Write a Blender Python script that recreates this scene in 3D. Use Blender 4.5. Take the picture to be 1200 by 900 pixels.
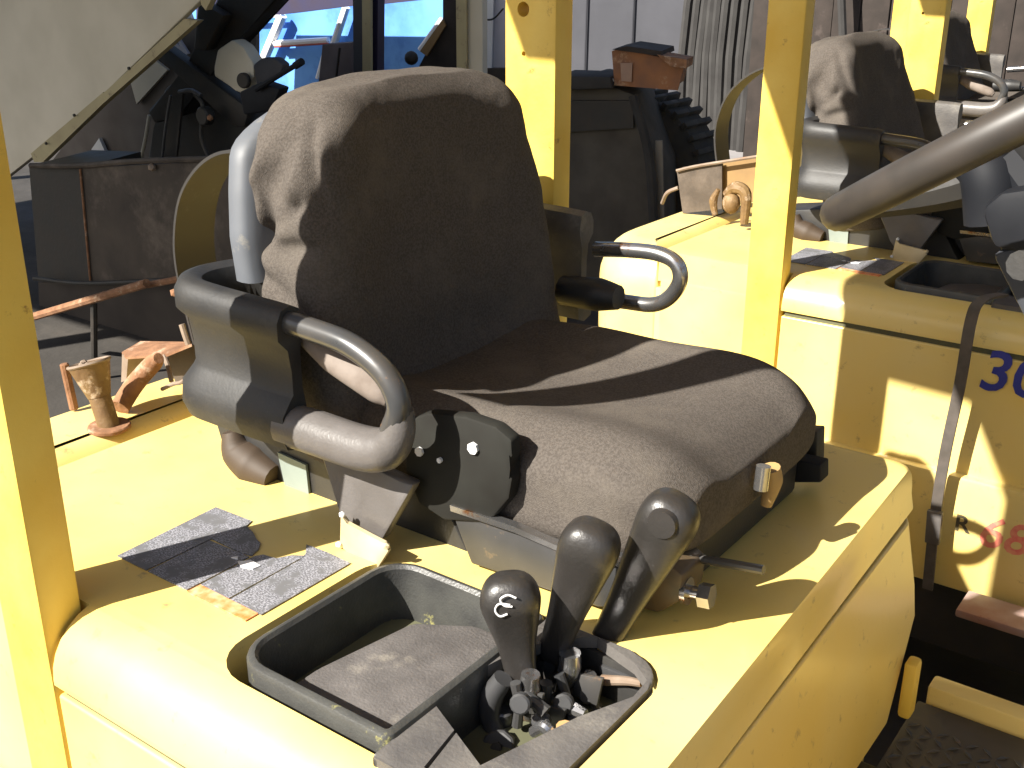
import bpy, bmesh, math, random
from mathutils import Vector, Matrix, noise
random.seed(7)
SC = bpy.context.scene
for o in list(bpy.data.objects): bpy.data.objects.remove(o)
C = SC.collection

# ------------------------------------------------------------------ camera
F, PITCH, TH, HC = 1300.0, math.radians(21), math.radians(36.3), 1.8
CP, SP, CT, ST = math.cos(PITCH), math.sin(PITCH), math.cos(TH), math.sin(TH)
cam = bpy.data.cameras.new('camera'); co = bpy.data.objects.new('camera', cam); C.objects.link(co)
cam.sensor_width = 36; cam.lens = 36*F/1200; cam.clip_start = .02; cam.clip_end = 2000
co.location = (0, 0, HC)
co.rotation_euler = (math.pi/2-PITCH, 0, TH)
SC.camera = co
def at(px, py, x=None, y=None, z=None):
    """world point seen at a photo pixel, on a plane of given x, y or z"""
    a = px-600; b = 450-py; up = b*CP-F*SP; f = F*CP+b*SP
    d = Vector((-ST*f+CT*a, CT*f+ST*a, up))
    t = x/d.x if x is not None else y/d.y if y is not None else (z-HC)/d.z
    return d*t+Vector((0, 0, HC))

# ------------------------------------------------------------------ light
SUN = Vector((.395, .97, -.84)).normalized()
w = bpy.data.worlds.new('World'); SC.world = w; w.use_nodes = True
nt = w.node_tree; bg = nt.nodes['Background']
sky = nt.nodes.new('ShaderNodeTexSky'); sky.sky_type = 'NISHITA'; sky.sun_disc = False
sky.sun_elevation = math.asin(-SUN.z); sky.sun_rotation = math.atan2(-SUN.x, -SUN.y)
sky.dust_density = 2
nt.links.new(sky.outputs[0], bg.inputs[0]); bg.inputs[1].default_value = .05
sl = bpy.data.lights.new('sun', 'SUN'); sl.energy = 5; sl.angle = math.radians(.5); sl.color = (1, .95, .86)
so = bpy.data.objects.new('sun', sl); C.objects.link(so); so.location = (-3, -8, 8)
so.rotation_euler = SUN.to_track_quat('-Z', 'Y').to_euler()
SC.view_settings.view_transform = 'Standard'; SC.view_settings.look = 'None'
SC.view_settings.exposure = 1.42; SC.view_settings.gamma = 1; SC.view_settings.use_curve_mapping = False

# ------------------------------------------------------------------ materials
MATS = {}
def mat(name, c, rough=.6, c2=None, scale=8, mix=(.35, .7), bump=0, bscale=None, metal=0, spec=.5, coat=0, c3=None, s3=2.5, m3=(.6, .68), detail=6):
    if name in MATS: return MATS[name]
    m = bpy.data.materials.new(name); m.use_nodes = True; n = m.node_tree.nodes; l = m.node_tree.links
    b = n['Principled BSDF']; b.inputs['Roughness'].default_value = rough; b.inputs['Metallic'].default_value = metal
    b.inputs['Specular IOR Level'].default_value = spec
    b.inputs['Coat Weight'].default_value = coat; b.inputs['Coat Roughness'].default_value = .15
    tc = n.new('ShaderNodeTexCoord')
    def nz(s, det=detail):
        t = n.new('ShaderNodeTexNoise'); t.inputs['Scale'].default_value = s; t.inputs['Detail'].default_value = det
        l.new(tc.outputs['Object'], t.inputs['Vector']); return t
    if c2 is None: c2 = tuple(v*.75 for v in c)
    t = nz(scale); mr = n.new('ShaderNodeMapRange'); mr.inputs[1].default_value = mix[0]; mr.inputs[2].default_value = mix[1]
    l.new(t.outputs['Fac'], mr.inputs[0])
    mx = n.new('ShaderNodeMix'); mx.data_type = 'RGBA'; mx.inputs[6].default_value = (*c, 1); mx.inputs[7].default_value = (*c2, 1)
    l.new(mr.outputs[0], mx.inputs[0]); out = mx.outputs[2]
    if c3:
        t3 = nz(s3, 9); t3.inputs['Roughness'].default_value = .7; r3 = n.new('ShaderNodeMapRange'); r3.inputs[1].default_value = m3[0]; r3.inputs[2].default_value = m3[1]
        l.new(t3.outputs['Fac'], r3.inputs[0]); m2 = n.new('ShaderNodeMix'); m2.data_type = 'RGBA'
        l.new(r3.outputs[0], m2.inputs[0]); l.new(out, m2.inputs[6]); m2.inputs[7].default_value = (*c3, 1); out = m2.outputs[2]
    l.new(out, b.inputs['Base Color'])
    rr = n.new('ShaderNodeMapRange'); rr.inputs[3].default_value = max(.05, rough-.1); rr.inputs[4].default_value = min(1, rough+.15)
    l.new(t.outputs['Fac'], rr.inputs[0]); l.new(rr.outputs[0], b.inputs['Roughness'])
    if bump:
        bt = nz(bscale or scale*4); bp = n.new('ShaderNodeBump'); bp.inputs['Strength'].default_value = bump; bp.inputs['Distance'].default_value = .004
        l.new(bt.outputs['Fac'], bp.inputs['Height']); l.new(bp.outputs[0], b.inputs['Normal'])
    MATS[name] = m; return m
YEL = mat('yellow_paint', (.77, .565, .155), .36, (.74, .59, .24), 3.5, coat=.2, c3=(.38, .27, .12), s3=30, m3=(.6, .72), bump=.06, bscale=60)
YPO = mat('yellow_post_paint', (.76, .56, .12), .45, (.68, .44, .055), 7, c3=(.3, .16, .04), s3=26, m3=(.62, .7), bump=.12, bscale=120)
FAB = mat('brown_seat_fabric', (.1, .087, .076), .95, (.072, .062, .054), 330, (.4, .6), bump=.4, bscale=700, spec=.1, c3=(.125, .108, .09), s3=7, m3=(.5, .75))
BLK = mat('black_plastic', (.017, .017, .018), .52, (.03, .028, .025), 14, bump=.1, bscale=200, c3=(.075, .066, .055), s3=9, m3=(.58, .8))
DUS = mat('dusty_black_plastic', (.075, .07, .068), .6, (.12, .11, .1), 20, bump=.25, bscale=220, c3=(.2, .185, .16), s3=11, m3=(.56, .75))
TRY = mat('dusty_tray_plastic', (.085, .078, .075), .6, (.12, .11, .105), 30, bump=.3, bscale=300, c3=(.22, .2, .17), s3=14, m3=(.56, .72))
RIM = mat('tray_rim_plastic', (.06, .06, .055), .4, (.035, .035, .034), 24, bump=.2, bscale=300, c3=(.3, .28, .1), s3=16, m3=(.62, .68))
GRU = mat('grey_rubber', (.095, .086, .08), .4, (.12, .11, .105), 24, bump=.15, bscale=240)
LEV = mat('lever_rubber', (.03, .027, .025), .33, (.019, .0175, .016), 18, bump=.12, bscale=220)
SHE = mat('grey_blue_shell', (.12, .13, .15), .5, (.09, .097, .108), 8, c3=(.2, .19, .17), s3=12)
CHR = mat('worn_steel', (.45, .45, .46), .22, (.3, .29, .28), 30, metal=.9, c3=(.3, .14, .06), s3=22, m3=(.58, .66))
DKS = mat('painted_dark_steel', (.04, .042, .045), .3, (.06, .055, .05), 20, c3=(.2, .11, .05), s3=20, m3=(.62, .7), coat=.3)
GRS = mat('grey_steel_plate', (.075, .075, .078), .4, (.05, .05, .05), 12, metal=.3, c3=(.2, .15, .1), s3=15)
RST = mat('rust', (.28, .14, .07), .85, (.16, .075, .035), 25, bump=.5, bscale=120, c3=(.5, .38, .27), s3=14, m3=(.55, .7))
PRS = mat('pale_dusty_metal', (.24, .185, .14), .7, (.15, .1, .065), 20, c3=(.3, .15, .08), s3=20, m3=(.6, .7))
TNP = mat('bare_tan_plate', (.62, .52, .33), .4, (.5, .4, .22), 15, metal=.2)
DRK = mat('oily_black_metal', (.018, .017, .015), .6, (.035, .028, .022), 9, bump=.4, bscale=40)
DBR = mat('dark_brown_metal', (.06, .045, .032), .7, (.035, .026, .02), 5, bump=.3, bscale=40, c3=(.14, .11, .085), s3=3.5, m3=(.5, .72))
BEI = mat('beige_panel', (.66, .6, .48), .6, (.56, .51, .4), 3, bump=.1, bscale=20)
BEY = mat('cream_edge', (.42, .36, .2), .6, (.36, .3, .17), 6, c3=(.2, .16, .1), s3=12)
WHT = mat('white_paint', (.78, .78, .78), .5, (.7, .7, .7), 5)
LAV = mat('pale_lilac_sheet', (.5, .49, .55), .7, (.44, .43, .47), 3)
BLU = mat('blue_tarpaulin', (.05, .19, .58), .7, (.12, .32, .7), 2.2, (.35, .65), c3=(.02, .09, .4), s3=1.2, m3=(.5, .7))
NAV = mat('navy_beam', (.02, .02, .07), .6, (.03, .02, .04), 4)
GWA = mat('grey_sheet_wall', (.052, .053, .063), .75, (.043, .044, .052), 2.5)
GDK = mat('dull_curtain', (.04, .038, .036), .85, (.028, .026, .025), 5)
TYR = mat('worn_tyre_rubber', (.035, .033, .03), .85, (.06, .055, .045), 9, bump=.5, bscale=50, c3=(.11, .1, .085), s3=7)
BRK = mat('brown_timber', (.035, .025, .02), .8, (.02, .015, .012), 6, bump=.3, bscale=30, c3=(.06, .045, .038), s3=5)
CON = mat('pale_concrete', (.22, .205, .205), .9, (.17, .16, .16), 3, c3=(.2, .19, .17), s3=1.5)
DIR = mat('oily_yard_ground', (.042, .037, .032), .92, (.026, .022, .018), 3, bump=.8, bscale=30, c3=(.07, .06, .05), s3=1.3, m3=(.5, .7))
PNT = mat('blue_marker', (.03, .04, .3), .6)
RDM = mat('faded_red_marker', (.75, .16, .13), .6, (.8, .35, .2), 60)
BKM = mat('faded_black_print', (.07, .06, .05), .6, (.15, .12, .05), 60)
ORG = mat('orange_print', (.75, .2, .05), .5, (.8, .45, .25), 90)
WOD = mat('tan_handle', (.42, .27, .1), .5, (.3, .2, .09), 20)
BLB = mat('blue_black_paint', (.008, .009, .012), .65, (.015, .016, .02), 10, spec=.2)
# printed decal: dark grey, with rows of tiny pale print
def decal_mat():
    m = bpy.data.materials.new('printed_decal'); m.use_nodes = True; n = m.node_tree.nodes; l = m.node_tree.links
    b = n['Principled BSDF']; b.inputs['Roughness'].default_value = .45
    tc = n.new('ShaderNodeTexCoord'); mp = n.new('ShaderNodeMapping'); mp.inputs['Scale'].default_value = (320, 700, 1)
    l.new(tc.outputs['Object'], mp.inputs[0]); t = n.new('ShaderNodeTexNoise'); t.inputs['Scale'].default_value = 1; t.inputs['Detail'].default_value = 1
    l.new(mp.outputs[0], t.inputs['Vector'])
    r = n.new('ShaderNodeValToRGB'); r.color_ramp.elements[0].position = .44; r.color_ramp.elements[0].color = (.11, .11, .12, 1)
    r.color_ramp.elements[1].position = .6; r.color_ramp.elements[1].color = (.33, .33, .36, 1)
    l.new(t.outputs['Fac'], r.inputs[0])
    t2 = n.new('ShaderNodeTexNoise'); t2.inputs['Scale'].default_value = 45; l.new(tc.outputs['Object'], t2.inputs['Vector'])
    r2 = n.new('ShaderNodeMapRange'); r2.inputs[1].default_value = .5; r2.inputs[2].default_value = .62
    l.new(t2.outputs['Fac'], r2.inputs[0]); mx = n.new('ShaderNodeMix'); mx.data_type = 'RGBA'
    l.new(r2.outputs[0], mx.inputs[0]); l.new(r.outputs[0], mx.inputs[6]); mx.inputs[7].default_value = (.14, .14, .145, 1)
    l.new(mx.outputs[2], b.inputs['Base Color']); return m
DEC = decal_mat()

def base_name(o): return o.name.split('.')[0]
# ------------------------------------------------------------------ mesh helpers
def link(name, bm, m, parent=None, smooth=True, ang=35):
    bmesh.ops.recalc_face_normals(bm, faces=bm.faces)
    me = bpy.data.meshes.new(name); bm.to_mesh(me); bm.free(); me.materials.append(m)
    o = bpy.data.objects.new(name, me); C.objects.link(o)
    if smooth:
        for p in me.polygons: p.use_smooth = True
        me.set_sharp_from_angle(angle=math.radians(ang))
    if parent is not None:
        o.parent = parent
        if parent.type == 'EMPTY': o.matrix_parent_inverse = Matrix.Translation(-parent.location)
    return o
def thing(name, label, cat, loc, group=None):
    o = bpy.data.objects.new(name, None); C.objects.link(o); o.location = loc; o.empty_display_size = .1
    o['label'] = label; o['category'] = cat
    if group: o['group'] = group
    return o
def tag(o, label, cat, group=None):
    o['label'] = label; o['category'] = cat
    if group: o['group'] = group
    return o
def box(bm, x0, x1, y0, y1, z0, z1, bev=0, seg=2):
    v = [bm.verts.new(p) for p in [(x0,y0,z0),(x1,y0,z0),(x1,y1,z0),(x0,y1,z0),(x0,y0,z1),(x1,y0,z1),(x1,y1,z1),(x0,y1,z1)]]
    fs = [bm.faces.new([v[i] for i in f]) for f in [(3,2,1,0),(4,5,6,7),(0,1,5,4),(1,2,6,5),(2,3,7,6),(3,0,4,7)]]
    if bev:
        es = list({e for f in fs for e in f.edges})
        bmesh.ops.bevel(bm, geom=es, offset=bev, segments=seg, profile=.5, affect='EDGES')
    return bm
def bx(*a, **k): return box(bmesh.new(), *a, **k)
def prism(pts, vec, bev=0, seg=2, bm=None):
    """planar polygon extruded along vec"""
    bm = bm or bmesh.new(); vec = Vector(vec)
    a = [bm.verts.new(p) for p in pts]; b = [bm.verts.new(Vector(p)+vec) for p in pts]
    n = len(pts); fs = [bm.faces.new(a), bm.faces.new(b[::-1])]
    for i in range(n): fs.append(bm.faces.new([a[i], b[i], b[(i+1)%n], a[(i+1)%n]]))
    if bev:
        es = list({e for f in fs for e in f.edges})
        bmesh.ops.bevel(bm, geom=es, offset=bev, segments=seg, profile=.5, affect='EDGES')
    return bm
def smooth_path(pts, n=6, closed=False):
    pts = [Vector(p) for p in pts]; out = []; N = len(pts)
    for i in range(N if closed else N-1):
        p0 = pts[(i-1)%N] if closed or i > 0 else pts[0]*2-pts[1]
        p1 = pts[i]; p2 = pts[(i+1)%N]
        p3 = pts[(i+2)%N] if closed or i < N-2 else pts[-1]*2-pts[-2]
        for k in range(n):
            t = k/n
            out.append(.5*((2*p1)+(p2-p0)*t+(2*p0-5*p1+4*p2-p3)*t*t+(3*p1-p0-3*p2+p3)*t**3))
    if not closed: out.append(pts[-1])
    return out
def tube(pts, r, seg=12, closed=False, bm=None, flat=1.0, up=None, ns=6, raw=False):
    """tube along pts; r a number or a list per control point; flat squashes the section"""
    bm = bm or bmesh.new(); P = [Vector(p) for p in pts] if raw else smooth_path(pts, ns, closed); n = len(P)
    def rad(i):
        if not isinstance(r, (list, tuple)): return r
        t = i/(n-1)*(len(r)-1); k = min(int(t), len(r)-2); return r[k]+(r[k+1]-r[k])*(t-k)
    rings = []; prev = None
    for i, p in enumerate(P):
        a = P[(i-1)%n] if closed or i else P[0]; b = P[(i+1)%n] if closed or i < n-1 else P[-1]
        t = (b-a).normalized()
        ref = Vector(up) if up else (prev or (Vector((0,0,1)) if abs(t.z) < .9 else Vector((1,0,0))))
        s = t.cross(ref).normalized(); u = s.cross(t).normalized(); prev = u
        R = rad(i); rings.append([bm.verts.new(p+s*math.cos(q)*R*flat+u*math.sin(q)*R) for q in [2*math.pi*k/seg for k in range(seg)]])
    for i in range(n if closed else n-1):
        A, B = rings[i], rings[(i+1)%n]
        for k in range(seg): bm.faces.new([A[k], A[(k+1)%seg], B[(k+1)%seg], B[k]])
    if not closed:
        bm.faces.new(rings[0][::-1]); bm.faces.new(rings[-1])
    return bm
def strap(pts, wvec, th, bm=None, ns=8, closed=False):
    """flat band: centre line pts, half width vector, thickness"""
    bm = bm or bmesh.new(); P = smooth_path(pts, ns, closed); W = Vector(wvec); n = len(P); rings = []
    for i, p in enumerate(P):
        t = (P[min(i+1, n-1)]-P[max(i-1, 0)]).normalized(); nn = t.cross(W).normalized()*th/2
        rings.append([bm.verts.new(q) for q in (p-W-nn, p+W-nn, p+W+nn, p-W+nn)])
    for i in range(n-1):
        for k in range(4): bm.faces.new([rings[i][k], rings[i][(k+1)%4], rings[i+1][(k+1)%4], rings[i+1][k]])
    bm.faces.new(rings[0][::-1]); bm.faces.new(rings[-1]); return bm
def loft(rings, bm=None, cap=True):
    bm = bm or bmesh.new(); R = [[bm.verts.new(p) for p in r] for r in rings]; m = len(R[0])
    for i in range(len(R)-1):
        for k in range(m): bm.faces.new([R[i][k], R[i][(k+1)%m], R[i+1][(k+1)%m], R[i+1][k]])
    if cap: bm.faces.new(R[0][::-1]); bm.faces.new(R[-1])
    return bm
def se(q, p):
    c, s = math.cos(q), math.sin(q)
    return math.copysign(abs(c)**p, c), math.copysign(abs(s)**p, s)
def cyl(c, ax, r, h, seg=20, bm=None, r2=None, bev=0):
    bm = bm or bmesh.new(); c = Vector(c); ax = Vector(ax).normalized()
    s = ax.orthogonal().normalized(); u = ax.cross(s); r2 = r if r2 is None else r2
    rings = []
    prof = [(0, r), (h, r2)] if not bev else [(0, r-bev), (bev, r), (h-bev, r2), (h, r2-bev)]
    for t, q in prof: rings.append([c+ax*t+(s*math.cos(a)+u*math.sin(a))*q for a in [2*math.pi*k/seg for k in range(seg)]])
    return loft(rings, bm)
def ball(c, r, bm=None, sub=2, sc=(1,1,1)):
    bm = bm or bmesh.new()
    g = bmesh.ops.create_icosphere(bm, subdivisions=sub, radius=r)
    for v in g['verts']: v.co = Vector((v.co.x*sc[0], v.co.y*sc[1], v.co.z*sc[2]))+Vector(c)
    return bm
def cut(o, *cutters):
    for bm in cutters:
        bmesh.ops.recalc_face_normals(bm, faces=bm.faces)
        me = bpy.data.meshes.new('cut'); bm.to_mesh(me); bm.free()
        c = bpy.data.objects.new('cut', me); C.objects.link(c)
        md = o.modifiers.new('b', 'BOOLEAN'); md.object = c; md.operation = 'DIFFERENCE'; md.solver = 'EXACT'
        pi = o.matrix_parent_inverse.copy(); par = o.parent; o.parent = None
        dg = bpy.context.evaluated_depsgraph_get(); dg.update()
        nm = bpy.data.meshes.new_from_object(o.evaluated_get(dg)); old = o.data
        o.modifiers.clear(); o.data = nm; o.parent = par; o.matrix_parent_inverse = pi
        bpy.data.objects.remove(c)
    o.data.set_sharp_from_angle(angle=math.radians(32))
def rrect(x0, x1, y0, y1, r, n=6):
    """rounded rectangle outline; r one number or four (x0y0, x1y0, x1y1, x0y1)"""
    r = r if isinstance(r, (list, tuple)) else [r]*4; out = []
    for (cx, cy, a0), q in zip([(x0, y0, 180), (x1, y0, 270), (x1, y1, 0), (x0, y1, 90)], r):
        X = cx+q*(1 if cx == x0 else -1); Y = cy+q*(1 if cy == y0 else -1)
        for k in range(n+1):
            a = math.radians(a0+90*k/n); out.append((X+q*math.cos(a), Y+q*math.sin(a)))
    return out

# ------------------------------------------------------------------ the yard
def ground():
    bm = bmesh.new(); bmesh.ops.create_grid(bm, x_segments=60, y_segments=60, size=1)
    for v in bm.verts:
        v.co.x = math.copysign(abs(v.co.x)**2.2, v.co.x)*400; v.co.y = math.copysign(abs(v.co.y)**2.2, v.co.y)*400
        v.co.z = .012*noise.noise(v.co*.7)-.015
    o = link('ground', bm, DIR); o['kind'] = 'structure'
    o = link('concrete_apron', bx(-8, 8, 8.5, 60, .0, .03, bev=.01), CON); o['kind'] = 'structure'
ground()
rf = link('shade_roof', bx(-10, -2.85, -.9, 3.7, 3.5, 3.6), DRK); rf['kind'] = 'structure'  # unseen roof, added to keep the sun off the machines behind
for x, y in ((-9.8, .5), (-9.8, 4.2), (-6, .5)): link('shade_roof_post', bx(x-.06, x+.06, y-.06, y+.06, 0, 3.498), DRK, rf)

# ------------------------------------------------------------------ forklift in the foreground
GRP = 'yellow forklifts parked in a row'
A = thing('forklift', 'nearest yellow forklift truck, its worn brown fabric seat filling the middle of the photo', 'forklift', (-.7, 1.08, 0), GRP)
X0, XF, Y0, Y1, ZT = -1.42, -.368, .548, 1.6, 1.1

def front_bulge(bm):
    for v in bm.verts:
        if v.co.x > -.5:
            if v.co.x > -.43: v.co.x -= .04*max(0, (v.co.y-1.0)/.6)**2*min(1, max(-.1, (v.co.z-.88)/.16))
            if v.co.z < .86: v.co.y -= .08*max(0, (v.co.y-1.1)/.5)*(.86-v.co.z)/.16
def rounded_body(x0, x1, y0, y1, z0, z1, rn, rf, rfr, rv):
    """block whose upper edges are rounded by loft of nested rounded outlines"""
    rings = []; n = 7
    rings.append([(x, y, z0) for x, y in rrect(x0, x1, y0, y1, rv)])
    for k in range(1, 7): rings.append([(x, y, z0+(z1-rn-z0)*k/6) for x, y in rrect(x0, x1, y0, y1, rv)])
    for k in range(1, n+1):
        a = math.pi/2*k/n; s = 1-math.cos(a)
        i = [rn*s, rfr*s, rf*s, rfr*s]           # inset near, front, far, rear
        zz = z1-rn+rn*math.sin(a)
        vv = [max(.002, q-min(i[0], i[1])*.5) for q in rv]
        rings.append([(x, y, zz) for x, y in rrect(x0+i[3], x1-i[1], y0+i[0], y1-i[2], vv)])
    return loft(rings)
# engine hood: near side stands proud of the rear body where the post passes
hood_bm = rounded_body(X0, XF, Y0, Y1, 1.02, ZT, .074, .06, .005, [.01, .04, .03, .01])
front_bulge(hood_bm)
hood = link('engine_hood', hood_bm, YEL, A, ang=40)
cut(hood, bx(-2, -1.055, .3, .606, .5, 1.3), bx(-2, -1.04, 1.551, 1.9, .5, 1.3), prism([(x, y, 1.02) for x, y in rrect(-.855, -.442, .61, .896, .055)], (0, 0, .2)))
# rounded vertical return where the hood is stepped
link('hood_return', rounded_body(X0+.005, -1.03, .605, .72, .7, ZT-.003, .08, .01, .01, [.01, .01, .01, .01]), YEL, hood, ang=40)
fp = rounded_body(-1.055, XF-.004, Y0+.002, Y1-.003, .7, 1.006, .004, .004, .004, [.004, .05, .05, .01]); front_bulge(fp)
link('front_panel', fp, YEL, A, ang=40)
gk = rounded_body(-1.05, XF-.014, Y0+.008, Y1-.01, .95, 1.04, .004, .004, .004, [.004, .04, .05, .004]); front_bulge(gk)
link('seam_gasket', gk, mat('dull_green_gasket', (.1, .1, .055), .8), hood)
cwt = rounded_body(-1.66, -1.4225, .607, 1.6, .5, ZT-.002, .11, .05, .07, [.14, .01, .01, .1])
link('counterweight', cwt, YEL, A, ang=40)
link('rear_side_panel', bx(-1.43, -1.06, .609, 1.58, .5, 1.0, bev=.004), YEL, A)
link('chassis_side', bx(-1.5, .45, .528, .6, .44, .722, bev=.01), YEL, A)
link('chassis_side', bx(-1.5, -.42, 1.53, 1.58, .44, .69, bev=.01), YEL, A)
link('underframe', bx(-1.45, .4, .62, 1.5, .22, .6, bev=.01), DRK, A)
# foot floor
flr = link('floor_plate', bx(-.36, .42, .53, 1.618, .62, .662, bev=.004), mat('dusty_tread_plate', (.05, .045, .04), .7, (.08, .07, .062), 12), A)
tr = bmesh.new()
for i in range(34):
    for j in range(44):
        x = -.345+i*.0225; y = .55+j*.0232
        if x > .4: continue
        a = math.pi/4 if (i+j) % 2 else -math.pi/4; c, s = math.cos(a), math.sin(a)
        vs = [tr.verts.new((x+c*u-s*v, y+s*u+c*v, .6625+h)) for u, v, h in ((-.0125, 0, 0), (0, -.004, .0018), (.0125, 0, 0), (0, .004, .0018))]
        tr.faces.new(vs)
tp = link('tread_bars', tr, DKS, flr, smooth=False); tp['kind'] = 'stuff'
link('floor_sill', bx(-.35, .45, 1.625, 1.665, .5, .69, bev=.006), YEL, A)
link('hinge_tab', bx(-.362, -.342, 1.5, 1.53, .7, .8, bev=.006), YPO, A)
# wheels
for (x, y, r, wd) in ((-1.12, .57, .26, .17), (-1.12, 1.42, .26, .17), (.32, .56, .32, .22), (.32, 1.4, .32, .22)):
    wb = cyl((x, y, r), (0, 1, 0), r, wd, 32, bev=.03); wh = link('wheel', wb, TYR, A)
    link('rim', cyl((x, y-.004, r), (0, 1, 0), r*.5, wd+.008, 24, bev=.01), YPO, wh)
# overhead guard
link('guard_post', bx(-1.15, -1.06, .548, .6, .45, 2.5, bev=.006), YPO, A)
pl = bx(-1.157, -1.053, 1.553, 1.605, .45, 2.5, bev=.006)
rl = link('guard_post', pl, YPO, A)
cut(rl, cyl((-1.118, 1.5, 1.722), (0, 1, 0), .012, .2, 16), cyl((-1.117, 1.5, 1.652), (0, 1, 0), .004, .2, 10))
link('guard_post', prism([(.36, .55, 1.1), (.46, .55, 1.1), (.3, .55, 2.5), (.2, .55, 2.5)], (0, .05, 0), bev=.005), YPO, A)
link('guard_post', prism([(.36, 1.555, 1.1), (.46, 1.555, 1.1), (.3, 1.555, 2.5), (.2, 1.555, 2.5)], (0, .05, 0), bev=.005), YPO, A)
link('guard_roof', prism([(-1.52, .556, 2.502), (-1.275, .556, 2.502), (-1.275, .3, 2.502), (.35, .3, 2.502), (.35, 1.75, 2.502), (-1.52, 1.6, 2.502)], (0, 0, .05), bev=.008), YPO, A)
# front cowl, column, steering wheel
link('front_cowl', rounded_body(.1, .5, .56, 1.55, .704, 1.15, .05, .05, .04, [.03]*4), YEL, A)
HUB = Vector((-.207, 1.06, 1.677)); D = Vector((.545, 0, -.84)).normalized(); U1 = Vector((.84, 0, .545)).normalized(); V1 = Vector((0, 1, 0)); DC = Vector((.5, 0, -.866)).normalized()
wheel = link('steering_wheel', tube([HUB+(U1*math.cos(a)+V1*math.sin(a))*.19 for a in [2*math.pi*k/40 for k in range(40)]], .0165, 14, closed=True, ns=2), mat('worn_wheel_rim', (.045, .038, .033), .42, (.03, .026, .023), 30), A)
for a in (60, 180, 300):
    q = math.radians(a); e = HUB+(U1*math.cos(q)+V1*math.sin(q))*.185
    link('spoke', tube([HUB+D*.03, HUB*.5+e*.5+D*.022, e], [.034, .024, .015], 10), BLK, wheel)
link('hub', cyl(HUB+D*.005, D, .045, .05, 20, bev=.01), BLK, wheel)
col = link('steering_column', tube([HUB+D*.02-U1*.04, HUB+DC*.09-U1*.02, HUB+DC*.2, HUB+DC*.4], [.04, .06, .075, .085], 8, up=(0, 1, 0)), BLB, A)
link('column_stalk', tube([HUB+D*.1, HUB+D*.11-V1*.09-U1*.02, HUB+D*.1-V1*.15-U1*.03], [.011, .009, .012], 10), BLK, col)
link('column_shroud', prism([at(px, py, y=.99) for px, py in [(1148, 245), (1172, 225), (1240, 215), (1260, 310), (1162, 292)]], (0, .16, 0), bev=.008), BLB, col)
link('lower_shroud', prism([at(px, py, y=.995) for px, py in [(1161, 298), (1262, 268), (1300, 430), (1210, 396)]], (0, .15, 0), bev=.006), mat('slate_plastic', (.035, .038, .048), .6, (.05, .053, .06), 12, spec=.2), col)
link('column_cover', tube([at(1075, 192, y=1.08), at(1105, 180, y=1.07), at(1135, 186, y=1.05), at(1158, 205, y=1.03), at(1166, 258, y=1.03)], [.006, .014, .02, .024, .026], 12), BLB, col)

# ---- seat
CY = 1.18
base = link('seat', bx(-1.02, -.56, 1.0, 1.38, 1.102, 1.165, bev=.01), DKS, A)
def cushion():
    rings = []; xs = [-1.04, -1.03, -1.0, -.95, -.9, -.85, -.8, -.74, -.68, -.62, -.57, -.53, -.515, -.5, -.491, -.485]
    for x in xs:
        t = (x+1.04)/.555                         # 0 rear, 1 nose
        ex = .0 if t > 0 else 0
        r = []; hw = .228+.01*math.sin(math.pi*t)
        nose = max(0, (t-.8)/.2); rear = max(0, (.06-t)/.06)
        z1 = 1.262+.022*t-.055*nose**2.2-.02*rear; z0 = 1.152+.03*nose**2+.03*rear-.01*t
        hw -= .045*nose**2.5+.02*rear
        for k in range(56):
            q = 2*math.pi*k/56; a, b = se(q, .42)
            y = CY+a*hw; z = (z0+z1)/2+b*(z1-z0)/2
            if b > 0:
                u = (y-CY)/hw
                z += b*(.016*math.exp(-((abs(u)-.72)/.2)**2)-.012*math.exp(-(u/.45)**2)*(1-nose))*(1-rear)
                z += b*.006*noise.noise(Vector((x*9, y*9, 0)))
            y += .006*noise.noise(Vector((x*7, z*12, a)))
            r.append((x, y, z))
        rings.append(r)
    bm = loft(rings)
    bmesh.ops.subdivide_edges(bm, edges=[e for e in bm.edges], cuts=1, smooth=.6, use_grid_fill=True) if False else None
    return bm
cus = link('cushion', cushion(), FAB, base, ang=80)
sd = cus.modifiers.new('s', 'SUBSURF'); sd.levels = sd.render_levels = 2
# backrest cover
def back_prof(z):
    """half width, rear x, front x, at height z"""
    W = [(1.15, .225), (1.2, .25), (1.3, .265), (1.38, .262), (1.45, .252), (1.52, .24), (1.58, .225), (1.61, .212), (1.63, .195), (1.642, .172), (1.65, .13)]
    for (a, wa), (b, wb) in zip(W, W[1:]):
        if z <= b: t = max(0, (z-a)/(b-a)); hw = wa+(wb-wa)*t; break
    else: hw = W[-1][1]
    lean = -(z-1.2)*.13
    th = .105-.012*(z-1.2)/.45
    tt = max(0, (z-1.6)/.05)
    f = -.952+lean-.028*tt**2; r = -1.085+lean*.85+.02*tt**2
    if z < 1.3: f += .02*(1.3-z)/.1
    return hw, r, f
CREASE = [(-1.05, 1.575, -1.085, 1.47, .02, .011), (-1.09, 1.465, -1.02, 1.51, .014, .008), (-1.095, 1.455, -1.0, 1.46, .014, .009), (-1.1, 1.54, -1.07, 1.6, -.012, .012), (-1.03, 1.54, -1.06, 1.46, -.014, .014), (-1.09, 1.42, -1.0, 1.38, .012, .01), (-1.02, 1.6, -.99, 1.5, .012, .01)]
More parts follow.
